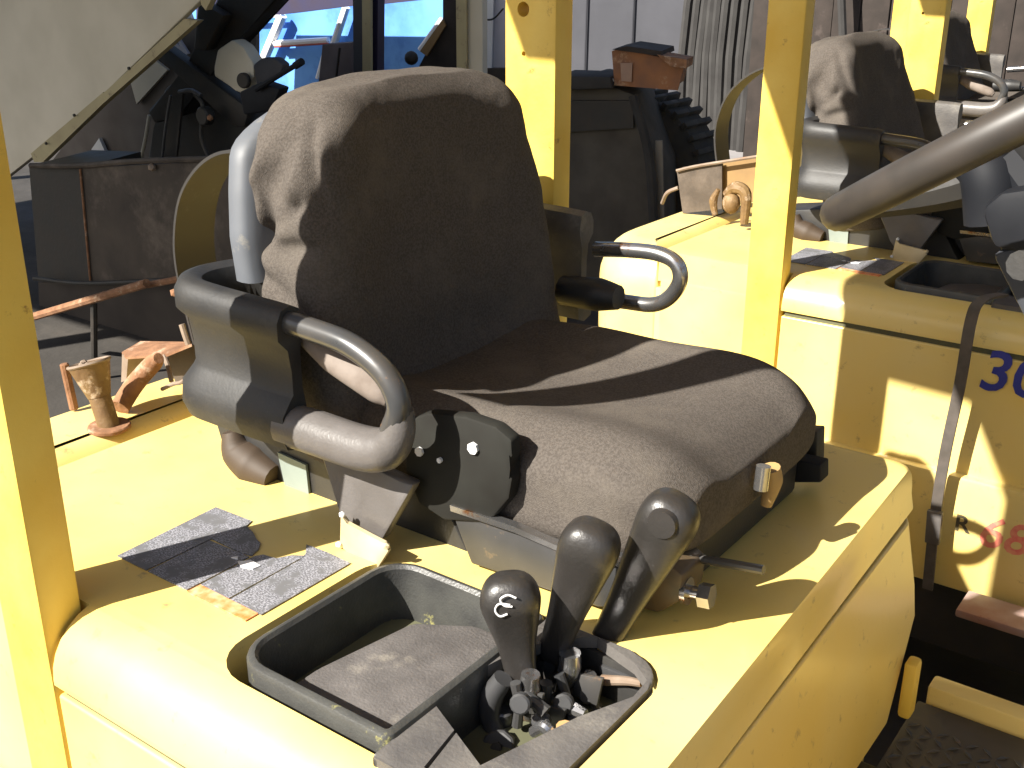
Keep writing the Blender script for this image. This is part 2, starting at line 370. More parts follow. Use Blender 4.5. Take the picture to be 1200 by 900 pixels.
def backrest():
    rings = []; zs = [1.15+i*.0125 for i in range(37)]+[1.615, 1.625, 1.633, 1.639, 1.644, 1.648, 1.65]
    for z in zs:
        hw, r0, f0 = back_prof(z); r = []; cx = (r0+f0)/2; d = (f0-r0)/2
        top = max(0, (z-1.6)/.05)
        cyy = CY+.012*top
        for k in range(112):
            q = 2*math.pi*k/112; a, b = se(q, .36)
            x = cx+a*d; y = cyy+b*hw
            if a > 0: x += a*(.018*math.exp(-((abs(b)-.85)/.25)**2)-.008*math.exp(-(b/.5)**2))*(1-top)
            # slack creases of the cover along its near side
            p = Vector((x*6, y*6, z*7)); x += .007*noise.noise(p); y += .008*noise.noise(p+Vector((5, 2, 8)))
            if b < -.5:
                k1 = max(0, (-b-.5)*2)
                for x0, z0, x1, z1, dep, wdt in CREASE:
                    dx, dz_ = x1-x0, z1-z0; L2 = dx*dx+dz_*dz_
                    t = ((x-x0)*dx+(z-z0)*dz_)/L2; d2 = math.hypot(x-x0-t*dx, z-z0-t*dz_); e = max(0, abs(t-.5)-.5)
                    y += dep*math.exp(-(d2/wdt)**2)*math.exp(-(e/.15)**2)
            r.append((x, y, z+.006*noise.noise(Vector((y*9, 3, 1)))*top))
        rings.append(r)
    return loft(rings)
bk = link('backrest', backrest(), FAB, base, ang=80)
sd = bk.modifiers.new('s', 'SUBSURF'); sd.levels = sd.render_levels = 2
tx = bpy.data.textures.new('weave', 'CLOUDS'); tx.noise_scale = .09
dm = bk.modifiers.new('d', 'DISPLACE'); dm.texture = tx; dm.strength = .01; dm.texture_coords = 'LOCAL'
# hard shell behind the cover
def shell():
    rings = []
    for i in range(22):
        z = 1.405+i*.0098; hw, r0, f0 = back_prof(max(z, 1.3)); t = max(0, (z-1.56)/.05)
        cx = r0-.004; d = .036*(1-.35*t*t); hw = min(hw, .25)+.012-.05*t*t
        rings.append([(cx+se(q, .6)[0]*d, CY+se(q, .6)[1]*hw, z) for q in [2*math.pi*k/40 for k in range(40)]])
    return loft(rings)
link('backrest_shell', shell(), SHE, bk, ang=50)
# hip restraints
def hip(s, yy):
    """s = -1 near side, 1 far side; yy = plane of the tube"""
    ins = -s
    path = smooth_path([(-1.12, yy+ins*.13, 0), (-1.155, yy+ins*.1, 0), (-1.175, yy+ins*.045, 0), (-1.155, yy+ins*.006, 0), (-1.1, yy, 0), (-1.0, yy, 0), (-.965, yy, 0)], 5)
    rings = []
    for i, p in enumerate(path):
        t = i/(len(path)-1); a = path[max(0, i-1)]; b = path[min(len(path)-1, i+1)]; tg = (b-a).normalized(); nn = Vector((tg.y, -tg.x, 0))*(1 if s < 0 else -1)
        zt = 1.425-.012*t; zb = 1.225+.0*t; r = []
        prof = [(0, zt), (.014, zt-.004), (.022, zt-.018), (.022, zt-.04), (.008, zt-.055), (.004, (zt+zb)/2+.01), (.004, (zt+zb)/2-.02), (.008, zb+.07), (.024, zb+.05), (.027, zb+.025), (.02, zb+.006), (0, zb), (-.016, zb+.006), (-.02, zb+.03), (-.012, zb+.08), (-.012, zt-.06), (-.02, zt-.03), (-.014, zt-.006)]
        for o, z in prof: r.append(p+nn*o+Vector((0, 0, z)))
        rings.append(r)
    h = link('hip_restraint', loft(rings), DUS if s > 0 else BLK, base, ang=50)
    x0 = -1.0
    dx = .0 if s < 0 else .03
    tube_pts = [(x0+dx, yy, 1.393), (-.93+dx, yy, 1.39), (-.865+dx, yy, 1.383), (-.815+dx, yy, 1.36), (-.795+dx, yy, 1.325), (-.808+dx, yy, 1.29), (-.85+dx, yy, 1.27), (-.93+dx, yy, 1.262), (x0+dx, yy, 1.26)]
    return h, tube_pts
h, tp_ = hip(-1, .865)
link('restraint_bar', tube(tp_[:6], .0145, 14), DKS, h)
link('bar_sleeve', tube([(-.985, .865, 1.255), (-.93, .865, 1.256), (-.86, .865, 1.256), (-.82, .866, 1.265), (-.8, .868, 1.29), (-.797, .87, 1.32)], [.028, .0285, .028, .026, .02, .0155], 16), GRU, h)
link('inner_strap', tube([(-1.0, .9, 1.375), (-.93, .9, 1.345), (-.86, .9, 1.32), (-.84, .9, 1.31)], [.012, .02, .018, .01], 12), mat('faded_strap', (.2, .165, .14), .8, (.14, .11, .09), 40), h)
h, tp_ = hip(1, 1.52)
rb = link('restraint_bar', tube([at(698, 292, y=1.52), at(735, 293, y=1.52), at(770, 297, y=1.52), at(792, 308, y=1.52), at(797, 328, y=1.52), at(785, 348, y=1.52), at(765, 357, y=1.52), at(735, 354, y=1.52), at(695, 348, y=1.52)], .0125, 14), CHR, h)
link('inner_pad', tube([at(660, 340, y=1.48), at(700, 345, y=1.48), at(725, 349, y=1.48)], [.025, .028, .02], 12), BLK, h)
# dark plate standing in for shade on the cushion side; mounting and mechanisms
Yb = .925
sp = link('shade_plate', prism([at(px, py, y=Yb) for px, py in [(478, 492), (500, 484), (545, 488), (580, 500), (599, 516), (600, 535), (594, 548), (600, 562), (596, 585), (578, 606), (560, 612), (520, 610), (490, 590), (474, 550)]], (0, .02, 0), bev=.004), mat('shade_black', (.014, .013, .011), .75, (.02, .02, .017), 20, spec=.2), base)
for px, py, r in ((490, 530, .006), (553, 526, .0075), (514, 540, .0035)): link('light_chip', cyl(at(px, py, y=Yb-.004), (0, 1, 0), r, .01, 7), WHT, sp)  # white dots painted for chips of light within the dark plate
link('seat_rail', prism([at(px, py, y=.93) for px, py in [(527, 596), (602, 622), (658, 647), (735, 664), (728, 712), (700, 712), (640, 690), (552, 661)]], (0, .03, 0), bev=.003), GRS, base)
link('rail_lip', prism([at(px, py, y=.922) for px, py in [(527, 592), (602, 617), (658, 642), (735, 661), (735, 667), (658, 648), (602, 624), (528, 599)]], (0, .012, 0)), CHR, base)
link('side_skirt', prism([at(px, py, y=.96) for px, py in [(250, 490), (480, 520), (520, 590), (560, 665), (548, 680), (470, 668), (400, 650), (345, 606), (312, 574), (282, 556), (262, 530)]], (0, .12, 0), bev=.006), BLK, base)
link('rear_pivot', tube([at(272, 505, y=.955), at(280, 528, y=.955), at(298, 545, y=.955), at(322, 560, y=.955)], [.015, .026, .03, .02], 12), mat('brown_pivot', (.055, .035, .02), .6), base)
link('lining_patch', prism([at(px, py, y=.955) for px, py in [(325, 530), (358, 545), (364, 600), (335, 575)]], (0, .004, 0)), mat('grey_green_lining', (.2, .24, .22), .7), base)
bkl = link('belt_buckle', prism([at(372, 526, y=.9), at(378, 528, y=.9), at(434, 547, y=.9), at(440, 550, y=.9), at(485, 568, y=.9), at(447, 634, y=.885), at(405, 616, y=.885), at(398, 600, y=.887)], (0, .018, 0), bev=.005), GRU, base)
link('belt_slot_plate', prism([at(px, py, y=.87) for px, py in [(399, 602), (406, 614), (450, 636), (455, 646), (441, 668), (428, 664), (398, 640)]], (0, .006, 0), bev=.001), TNP, bkl)
link('rivet', ball(at(401, 603, y=.868), .0045, sub=1), WHT, bkl)
link('rivet', ball(at(397, 638, y=.868), .0045, sub=1), WHT, bkl)
link('rivet', ball(at(453, 640, y=.868), .005, sub=1), TNP, bkl)
# front of the seat base: latch, tilt lever, slide bar, bolt
fz = link('front_mount', prism([at(715, 665, y=.97), at(770, 650, y=.97), at(800, 675, y=.97), at(796, 706, y=.97), at(770, 720, y=.97), at(722, 706, y=.97)], (0, .06, 0), bev=.006), mat('oily_bracket', (.12, .08, .04), .45, (.06, .05, .04), 25), base)
b0 = at(800, 692, y=.985)
link('bolt', cyl(b0, (1, .1, .1), .008, .03, 12), CHR, fz)
link('nut', cyl(b0+Vector((.022, 0, .003)), (1, .1, .1), .0145, .014, 6), CHR, fz)
link('nut', cyl(b0+Vector((.002, 0, .001)), (1, .1, .1), .016, .006, 14), CHR, fz)
link('adjuster_bar', tube([at(770, 650, y=1.02), at(820, 655, y=1.02), at(895, 668, y=1.02)], .0055, 10), DKS, base)
link('tilt_lever', tube([at(903, 548, x=-.468), at(905, 565, x=-.466), at(898, 592, x=-.47)], [.012, .0125, .007], 12), WOD, base)
link('lever_ferrule', cyl(at(895, 546, x=-.468), (0, -.1, -1), .009, .03, 12), CHR, base)
link('slide_rail', prism([at(px, py, y=1.36) for px, py in [(905, 533), (962, 545), (962, 566), (905, 566)]], (0, .03, 0), bev=.003), BLB, base)
link('rail_stop', prism([at(px, py, y=1.41) for px, py in [(940, 505), (958, 506), (957, 545), (940, 545)]], (0, .03, 0), bev=.003), BLK, base)
link('front_skirt', bx(-.6, -.505, 1.0, 1.36, 1.103, 1.2, bev=.01), BLK, base)

# ---- printed decal, as the pieces it has worn into
def sheet(name, pts, z, m, parent): return link(name, prism([(x, y, z) for x, y in pts], (0, 0, .0015)), m, parent, smooth=False)
dz = ZT+.0006
dp = sheet('decal', [(-1.12, .69), (-1.125, .85), (-1.055, .852), (-1.05, .838), (-1.03, .832), (-1.012, .822), (-1.0, .818), (-.99, .806), (-.985, .79), (-1.003, .787), (-1.06, .789), (-1.062, .69)], dz, DEC, hood)
for pts in ([(-1.058, .69), (-1.058, .784), (-.985, .786), (-.984, .73), (-.985, .69)],
            [(-.981, .708), (-.981, .79), (-.975, .80), (-.955, .803), (-.945, .82), (-.93, .83), (-.93, .706)],
            [(-.927, .706), (-.928, .82), (-.935, .835), (-.95, .85), (-.915, .852), (-.872, .85), (-.873, .706)]):
    sheet('decal_panel', pts, dz, DEC, dp)
sheet('warning_strip', [(-.981, .687), (-.981, .707), (-.878, .7055), (-.878, .687)], dz, ORG, dp)
sheet('white_chip', [(-.985, .768), (-.975, .78), (-.955, .778), (-.957, .767), (-.972, .762)], dz+.0016, WHT, dp)
sheet('white_chip', [(-1.0, .77), (-.995, .777), (-.99, .772)], dz+.0016, WHT, dp)

# ---- lever tray
def ring_rim(x0, x1, y0, y1, r, wd, z0, z1, bm=None):
    bm = bm or bmesh.new(); prof = [(0, z0), (0, z1-.006), (.002, z1-.002), (.006, z1), (wd-.004, z1), (wd, z1-.004), (wd+.004, z0+.004), (wd+.004, z0)]
    rings = []
    for o, z in prof:
        rings.append([(x, y, z) for x, y in rrect(x0+o, x1-o, y0+o, y1-o, [max(.004, q-o) for q in r])])
    loft(rings, bm, cap=False); 
    n = len(rings[0])
    return bm
tray = link('lever_tray', ring_rim(-.833, -.602, .622, .888, [.05, .012, .012, .05], .013, 1.03, 1.112), RIM, A)
fl = prism([(x, y, 1.024) for x, y in rrect(-.83, -.606, .626, .884, [.046, .01, .01, .046])], (0, 0, .008))
link('tray_floor', fl, BLK, tray)
link('tray_shelf', prism([(-.78, .64, 1.034), (-.62, .64, 1.034), (-.62, .87, 1.034), (-.69, .87, 1.034), (-.755, .83, 1.034), (-.78, .70, 1.034)], (0, 0, .04), bev=.008), TRY, tray)
def zp(L): return [tuple(at(px, py, z=1.1)) for px, py in L]
lp = link('lever_plate', prism([(x, y, 1.092) for x, y in rrect(-.603, -.446, .6, .89, [.004, .03, .05, .004])], (0, 0, .014), bev=.003), DUS, tray)
slot = [(503, 822), (584, 779), (650, 752), (700, 752), (744, 783), (758, 803), (742, 822), (677, 846), (563, 903)]
cut(lp, prism([tuple(Vector(p)-Vector((0, 0, .05))) for p in zp(slot)], (0, 0, .1)))
cut(lp, prism([tuple(Vector(p)-Vector((0, 0, .05))) for p in zp([(497, 905), (540, 852), (543, 854), (501, 908)])], (0, 0, .1)))
link('well_floor', bx(-.61, -.44, .65, .885, 1.0, 1.01), DRK, tray)
link('well_wall', bx(-.612, -.604, .65, .885, 1.01, 1.09), BLK, tray)
link('well_wall', bx(-.60, -.45, .884, .889, 1.01, 1.09), BLK, tray)
for i, (px0, py0, px1, py1, hh) in enumerate(((700, 766, 752, 790, .022), (702, 780, 756, 802, .012), (720, 800, 752, 812, .006))):
    a_, b_ = at(px0, py0, z=1.09-.01*i), at(px1, py1, z=1.09-.01*i)
    link('pivot_plate', prism([a_, b_, b_+Vector((0, .004, -.05)), a_+Vector((0, .004, -.05))], (0, .006, 0), bev=.001), BLK if i != 1 else GRS, tray)
link('pivot_shaft', tube([at(590, 850, z=1.035), at(660, 815, z=1.04), at(735, 795, z=1.05)], .007, 10), DKS, tray)
link('tan_washer', cyl(at(662, 858, z=1.075), (0, 0, 1), .009, .008, 9), mat('tan_washer', (.6, .36, .15), .6), tray)

def lever(kp, np_, yk, yn, ln=1.0, rot=0):
    top = at(*kp, y=yk); neck = at(*np_, y=yn); ax = (top-neck).normalized(); L = (top-neck).length
    view = (Vector((0, 0, HC))-top).normalized(); view = (view+Vector((.0, -.3, .2))).normalized()
    s = ax.cross(view).normalized(); u = s.cross(ax).normalized()
    prof = [(0, .017, .011), (.08, .017, .011), (.3, .0185, .0125), (.5, .0215, .0145), (.68, .0265, .018), (.82, .0295, .022), (.93, .0325, .0255), (1.0, .033, .0265), (1.08, .031, .025), (1.15, .0255, .021), (1.195, .017, .014), (1.215, .006, .005)]
    rings = []
    for t, a, b in prof:
        c = neck+(top-neck)*0+ax*(L*t if t <= 1 else L+(t-1)*.14)
        rings.append([c+s*se(q, .72)[0]*a*.98+u*se(q, .72)[1]*b for q in [2*math.pi*k/28 for k in range(28)]])
    lv = link('lever', loft(rings), LEV, A, ang=60)
    sd = lv.modifiers.new('s', 'SUBSURF'); sd.levels = sd.render_levels = 1
    return lv, neck, ax, s, u, top
l1, n1, a1, s1, u1, t1 = lever((598, 702), (612, 800), .8, .8)
l2, n2, a2, s2, u2, t2 = lever((691, 640), (644, 775), .86, .855)
l3, n3, a3, s3, u3, t3 = lever((784, 607), (697, 775), .925, .905)
# flange faces of the rubber where it meets the arm
for lv, n, a, s, u in ((l1, n1, a1, s1, u1), (l2, n2, a2, s2, u2), (l3, n3, a3, s3, u3)):
    link('lever_arm', tube([n+a*.01, n-a*.03, Vector((n.x+.004, n.y+.005, 1.035)), Vector((n.x, n.y, 1.005))], [.013, .013, .011, .01], 10, flat=.8), DKS, lv)
# small white arcs paint the highlights on the first knob
c = t1+a1*.008+u1*.0275
for arc, r in (([(-10, 6), (-2, 10), (6, 6), (3, -1), (-5, -3)], .0011), ([(-3, -1), (8, 1), (13, -6), (9, -13), (1, -11)], .0011)):
    link('knob_highlight', tube([c+s1*(-x*.001)+a1*(y*.001)-u1*(.0000035*(x*x+y*y)) for x, y in arc], r, 6, ns=4), WHT, l1)
kd = u3*-1
link('knob_cap', cyl(t3+u3*.0225+a3*.004, u3, .017, .0055, 20, r2=.015), LEV, l3)
# crank links at the foot of the levers
lk = link('crank_link', tube([at(590, 795, y=.775), at(577, 815, y=.77), at(574, 838, y=.768), at(582, 862, y=.765)], [.011, .0125, .012, .01], 12), GRS, A)
cut_c = at(587, 875, y=.755)
link('link_eye', cyl(cut_c, (.25, -.8, .5), .0185, .012, 10, bev=.002), GRS, lk)
link('eye_bolt', cyl(cut_c+Vector((.003, -.01, .007)), (.25, -.8, .5), .006, .006, 8), DRK, lk)
lk = link('crank_link', tube([at(622, 790, y=.79), at(621, 808, y=.79), at(626, 832, y=.79)], [.010, .011, .008], 12), CHR, A)
lk = link('crank_link', tube([at(668, 765, y=.85), at(667, 785, y=.85), at(658, 812, y=.85)], [.012, .013, .008], 12), CHR, A)
lk = link('crank_link', tube([at(692, 790, y=.86), at(687, 805, y=.86), at(686, 828, y=.86)], [.007, .008, .006], 10), CHR, A)
lk = link('crank_link', tube([at(625, 858, y=.76), at(638, 852, y=.76), at(650, 868, y=.76)], [.006, .007, .006], 10), CHR, A)
lk = link('crank_link', tube([at(660, 828, y=.82), at(672, 832, y=.82), at(686, 838, y=.82)], [.006, .009, .006], 10), CHR, A)
link('valve_rod', tube([at(706, 797, y=.87), at(735, 798, y=.87), at(752, 801, y=.87)], [.006, .005, .004], 10), PRS, A)
link('valve_block', bx(-.6, -.46, .7, .85, 1.01, 1.035, bev=.004), DRK, A)
for px, py, px2, py2, yy_, rr in ((640, 800, 632, 850, .81, .007), (655, 790, 668, 845, .83, .006), (612, 815, 640, 835, .78, .008), (678, 800, 700, 830, .86, .007), (604, 800, 606, 850, .775, .006)):
    link('link_rod', tube([at(px, py, y=yy_), at((px+px2)/2+3, (py+py2)/2, y=yy_), at(px2, py2, y=yy_)], [rr, rr*.8, rr], 9), DKS, A)
for px, py, yy_, rr in ((612, 822, .765, .011), (636, 843, .785, .010), (662, 822, .82, .011), (690, 812, .86, .010), (648, 868, .755, .008)):
    link('link_pin', cyl(at(px, py, y=yy_), (.3, -.8, .3), rr, .012, 12, bev=.002), GRS, A)
for px, py, yy_ in ((606, 808, .785), (632, 826, .80), (676, 790, .85)):
    p0 = at(px, py, y=yy_); link('link_plate', prism([p0, p0+Vector((.03, .004, .004)), p0+Vector((.026, .0, -.03)), p0+Vector((-.004, -.004, -.026))], (0, .005, 0), bev=.001), DKS, A)
for i in range(4): link('valve_spool', cyl((-.585+.035*i, .78+.018*i, 1.03), (0, 0, 1), .011, .026, 12, bev=.002), DKS, A)
# ---- gas-bottle hoop behind the seat
def hoop(pts, parent): return link('bottle_hoop', strap(pts, (0, .042, 0), .005), mat('hoop_steel', (.02, .019, .019), .6, (.03, .025, .02), 8, c3=(.05, .05, .05), s3=5), parent)
hoop([(-1.50, 1.18, 1.1), (-1.525, 1.18, 1.2), (-1.545, 1.18, 1.3), (-1.54, 1.18, 1.37), (-1.51, 1.18, 1.44), (-1.45, 1.18, 1.495), (-1.38, 1.18, 1.52), (-1.3, 1.18, 1.51), (-1.24, 1.18, 1.46), (-1.2, 1.18, 1.38), (-1.2, 1.18, 1.1)], A)

for o in A.children_recursive:
    if base_name(o) in ('engine_hood', 'front_panel', 'counterweight', 'hood_return', 'front_cowl'):
        wn = o.modifiers.new('w', 'WEIGHTED_NORMAL'); wn.keep_sharp = True; wn.weight = 100
# ------------------------------------------------------------------ the other forklifts: copies of every part
def copy_tree(o, parent=None):
    c = o.copy(); C.objects.link(c)
    if parent: c.parent = parent; c.matrix_parent_inverse = o.matrix_parent_inverse.copy()
    for ch in list(o.children): copy_tree(ch, c)
    return c
OFFB, OFFC = Vector((.078, 1.86, 0)), Vector((-.26, 3.72, 0))
B = copy_tree(A); B.location = A.location+OFFB
B['label'] = 'second yellow forklift, with blue 30 on its side, just behind the nearest one'
Cc = copy_tree(A); Cc.location = A.location+OFFC
Cc['label'] = 'farthest yellow forklift, only seat back and rear post showing at top right'
A_only = []
def recline(root, deg, dx, dz=0):
    for ch in root.children:
        if base_name(ch) == 'seat':
            for k in ch.children:
                if base_name(k) == 'backrest':
                    piv = Vector((-1.0, CY, 1.2))
                    k.matrix_basis = Matrix.Translation(Vector((dx, 0, dz))) @ Matrix.Translation(piv) @ Matrix.Rotation(math.radians(deg), 4, 'Y') @ Matrix.Translation(-piv)
recline(B, -11, -.04, -.02); recline(Cc, -10, -.03, -.04)

# unseen bar added outside the guard to cast the diagonal seat shade
gb = link('shade_bar', prism([(-1.07, .46, 1.765), (-.98, .46, 1.765), (-.885, .46, 2.12), (-.975, .46, 2.12)], (0, .018, 0), bev=.004), YPO, A)
link('shade_bar_bracket', bx(-1.1, -1.07, .478, .548, 1.79, 1.83), YPO, gb)
link('shade_bar_bracket', prism([(-1.0, .478, 2.08), (-.96, .478, 2.08), (-1.07, .56, 2.16), (-1.11, .56, 2.16)], (0, 0, .03)), YPO, gb)
# lettering on the second forklift
def text(s, loc, h, m, parent, shear=0, name='lettering'):
    cu = bpy.data.curves.new(name, 'FONT'); cu.body = s; cu.size = h/.7; cu.extrude = .0006; cu.shear = shear; cu.resolution_u = 3
    cu.offset = h*.02
    o = bpy.data.objects.new(name, cu); C.objects.link(o); dg = bpy.context.evaluated_depsgraph_get()
    me = bpy.data.meshes.new_from_object(o.evaluated_get(dg)); bpy.data.objects.remove(o)
    me.transform(Matrix.Translation(Vector(loc)) @ Matrix.Rotation(math.pi/2, 4, 'X'))
    me.materials.clear(); me.materials.append(m)
    q = bpy.data.objects.new(name, me); C.objects.link(q); q.parent = parent; q.matrix_parent_inverse = Matrix.Translation(-parent.location); return q
p = at(1150, 455, y=2.404); text('30', (p.x-.012, 2.4055, p.z), .09, PNT, B, .15)
p = at(1086, 612, y=2.385); text('F  R', (p.x, 2.387, p.z), .04, BKM, B)
p = at(1143, 632, y=2.385); text('68', (p.x, 2.387, p.z-.01), .075, RDM, B, .2)
# loose seat belt hanging down its side
bp = [at(1175, 345, y=2.36), at(1150, 352, y=2.345), at(1138, 375, y=2.34), at(1125, 450, y=2.34), at(1108, 530, y=2.345), at(1096, 605, y=2.35), at(1087, 690, y=2.355)]
sb = link('seat_belt', strap(bp, (.0115, 0, 0), .008), mat('belt_webbing', (.1, .085, .075), .6, (.07, .06, .05), 40), B)
link('belt_end', prism([at(px, py, y=2.335) for px, py in [(1086, 598), (1104, 602), (1100, 640), (1083, 636)]], (0, .014, 0), bev=.003), GRU, sb)
link('step_plank', bx(-.455, .2, 2.26, 2.36, .45, .47, bev=.005), mat('scuffed_step', (.42, .34, .32), .7, (.3, .16, .12), 9, c3=(.18, .05, .04), s3=6), B)

# ---- fittings on the rear of the first forklift
Af = A
yy = .97
capm = mat('rusty_brass', (.2, .125, .05), .6, (.11, .06, .025), 26, metal=.1, c3=(.4, .31, .22), s3=30, m3=(.55, .65), bump=.4)
base_p = at(128, 500, z=1.1); top_p = at(105, 428, y=base_p.y)
axv = (top_p-base_p).normalized()
nk = link('filler_neck', cyl(base_p-axv*.01, axv, .017, (top_p-base_p).length*.62, 18), capm, A)
link('filler_flange', cyl(base_p-Vector((0, 0, .004)), (0, 0, 1), .034, .008, 18, bev=.002), RST, nk)
link('filler_cup', cyl(base_p+axv*(top_p-base_p).length*.5, axv, .018, .055, 22, r2=.033), capm, nk)
link('filler_rim', tube([base_p+axv*((top_p-base_p).length*.5+.055)+(axv.orthogonal().normalized()*math.cos(a)+axv.cross(axv.orthogonal().normalized())*math.sin(a))*.032 for a in [2*math.pi*k/24 for k in range(24)]], .003, 6, closed=True, ns=1), PRS, nk)
for k in range(5): link('filler_debris', ball(base_p+axv*((top_p-base_p).length*.5+.053)+Vector((random.uniform(-.015, .015), random.uniform(-.015, .015), 0)), .005, sub=1), PRS, nk)
link('short_rod', cyl(at(87, 480, z=1.1), (-.12, 0, 1), .0075, .08, 10, bev=.002), RST, A)
link('breather_pipe', tube([at(140, 478, z=1.11), at(158, 450, y=1.02), at(180, 425, y=1.04), at(186, 420, y=1.04)], [.016, .016, .015, .009], 14), RST, A)
brk = bmesh.new()
q = [at(143, 415, y=1.1), at(165, 402, y=1.16), at(222, 403, y=1.16), at(225, 406, y=1.1), at(196, 418, y=1.08), at(148, 421, y=1.08)]
prism(q, (0, 0, .004), bm=brk); link('fitting_bracket', brk, RST, A)
link('bracket_leg', prism([at(143, 415, y=1.09), at(150, 420, y=1.09), at(148, 446, y=1.09), at(142, 448, y=1.09)], (0, .06, 0)), PRS, A)
link('bracket_leg', tube([at(192, 417, y=1.08), at(197, 430, y=1.07), at(201, 447, y=1.06)], .004, 8), PRS, A)
link('bracket_back', prism([at(196, 417, y=1.13), at(232, 402, y=1.13), at(236, 450, y=1.13), at(205, 447, y=1.13)], (0, .01, 0)), DBR, A)
link('tie_wire', tube([at(190, 456, y=1.05), at(203, 450, y=1.05), at(214, 447, y=1.05), at(232, 430, y=1.05)], .0035, 8), PRS, A)
link('tie_wire', tube([at(213, 380, y=1.05), at(217, 393, y=1.05), at(221, 404, y=1.05)], .005, 8), PRS, A)
link('latch_bits', ball(at(207, 343, y=1.25), .012, sub=1, sc=(1.3, 1, .8)), RST, A)
# ---- fittings on the rear of the second one
Yp = 2.9
link('fitting_plate', prism([at(793, 200, y=Yp), at(800, 196, y=Yp), at(846, 190, y=Yp), at(846, 245, y=Yp), at(800, 250, y=Yp)], (0, .008, 0)), DBR, B)
link('fitting_plate', prism([at(846, 192, y=Yp+.02), at(890, 184, y=Yp+.02), at(890, 235, y=Yp+.02), at(846, 240, y=Yp+.02)], (0, .008, 0)), mat('ochre_plate', (.3, .19, .07), .6, (.2, .12, .05), 8), B)
link('plate_edge', tube([at(793, 200, y=Yp-.005), at(820, 194, y=Yp-.005), at(890, 183, y=Yp-.005)], .005, 6), PRS, B)
link('valve_body', ball(at(857, 238, y=2.8), .026, sub=2, sc=(1, .9, 1.2)), capm, B)
link('valve_body', tube([at(838, 252, y=2.8), at(836, 235, y=2.8), at(842, 222, y=2.8)], [.008, .012, .006], 10), capm, B)
link('valve_body', tube([at(850, 228, y=2.8), at(862, 220, y=2.8), at(874, 228, y=2.8), at(872, 262, y=2.8)], [.01, .018, .016, .011], 10), capm, B)
link('loose_wire', tube([at(776, 238, z=1.102), at(782, 226, y=2.95), at(795, 220, y=2.95)], .006, 8), PRS, B)

# ------------------------------------------------------------------ the yard behind (photo pixels give the bearing, Y the distance)
def pan(name, pts, Y, th, m, parent=None, bev=0): return link(name, prism([at(px, py, y=Y) for px, py in pts], (-.35*th, th, 0), bev=bev), m, parent, smooth=bool(bev))
def bar(name, pts, Y, r, m, parent=None, seg=8): return link(name, tube([at(px, py, y=Y) for px, py in pts], r, seg, raw=len(pts) == 2), m, parent)
def T(name, label, cat, px, py, Y, group=None):
    p = at(px, py, y=Y); return thing(name, label, cat, (p.x, p.y, 0), group)

# dusty steel bin behind the first forklift
Yb = 3.2
t = T('steel_bin', 'big dusty brown steel bin behind the nearest forklift, left of its seat', 'bin', 150, 300, Yb)
pan('front_plate', [(93, 197), (236, 190), (290, 188), (292, 318), (228, 328), (107, 331)], Yb, .02, DBR, t)
pan('side_plate', [(34, 194), (92, 197), (106, 332), (45, 330)], Yb+.02, .5, DRK, t)
pan('bottom_plate', [(45, 331), (290, 326), (290, 470), (50, 480)], Yb+.03, .6, mat('dark_underbody', (.045, .035, .028), .85, (.03, .024, .02), 4), t)
bar('rim_bar', [(36, 194), (95, 194), (160, 189), (290, 185)], Yb-.01, .014, DBR, t)
bar('edge_weld', [(94, 198), (106, 331)], Yb-.008, .006, RST, t)
ball_bm = ball(at(178, 196, y=Yb-.02), .02, sub=1); link('rim_pin', ball_bm, PRS, t)
bar('skid', [(40, 326), (110, 332), (290, 322)], Yb-.05, .012, DRK, t)
t = T('rusty_rail', 'straight rusty rail lying in front of the dusty steel bin', 'rail', 110, 345, 2.7)
bar('tube', [(40, 371), (172, 332)], 2.7, .019, RST, t)
bar('bracket', [(172, 334), (205, 328), (235, 322)], 2.75, .014, RST, t)
bar('tube', [(248, 319), (300, 309)], 2.7, .014, RST, t)
bar('prop', [(110, 355), (112, 600)], 2.72, .015, DRK, t)
# raised beige panel at top left
t = T('machine_hood', 'large raised beige machine hood slanting across the top left corner', 'machine hood', 60, 150, 3.6)
pan('hood_sheet', [(-60, -60), (262, -60), (238, -2), (121, 110), (40, 182), (-60, 262)], 3.6, .05, BEI, t, bev=.008)
pan('folded_edge', [(216, 22), (232, 24), (120, 122), (118, 112), (128, 103)], 3.57, .05, BEY, t)
pan('folded_edge', [(121, 108), (120, 122), (50, 190), (40, 190), (36, 180)], 3.58, .05, BEY, t)
pan('corner_tab', [(232, -10), (252, -10), (241, 12), (236, 6)], 3.58, .05, BEY, t)
for px, py in ((152, 80), (88, 135), (55, 168)): link('hinge_bolt', cyl(at(px, py, y=3.57), (0, -1, 0), .008, .01, 8), DRK, t)
# beige cab side behind it with bright gaps
t = T('cab_side_panel', 'dull beige cab side below the raised beige hood, with broken white openings', 'panel', 150, 160, 4.6)
pan('side_sheet', [(60, 190), (118, 112), (140, 70), (230, 30), (300, 30), (300, 260), (60, 260)], 4.6, .04, mat('dull_beige_sheet', (.17, .145, .125), .8, (.12, .1, .085), 4), t)
pan('lit_opening', [(107, 175), (116, 162), (124, 180), (117, 192)], 4.56, .03, WHT, t)
pan('lit_opening', [(214, 25), (220, 11), (226, 26)], 4.56, .03, WHT, t)
pan('torn_strip', [(195, 50), (201, 47), (220, 62), (212, 67)], 4.55, .02, LAV, t)
pan('torn_strip', [(204, 42), (207, 41), (221, 63), (217, 64)], 4.54, .02, LAV, t)
pan('lower_sheet', [(150, 86), (178, 68), (196, 82), (160, 122)], 4.56, .03, BEI, t)
bar('stay', [(175, 135), (170, 165), (164, 190)], 4.5, .012, BEI, t)
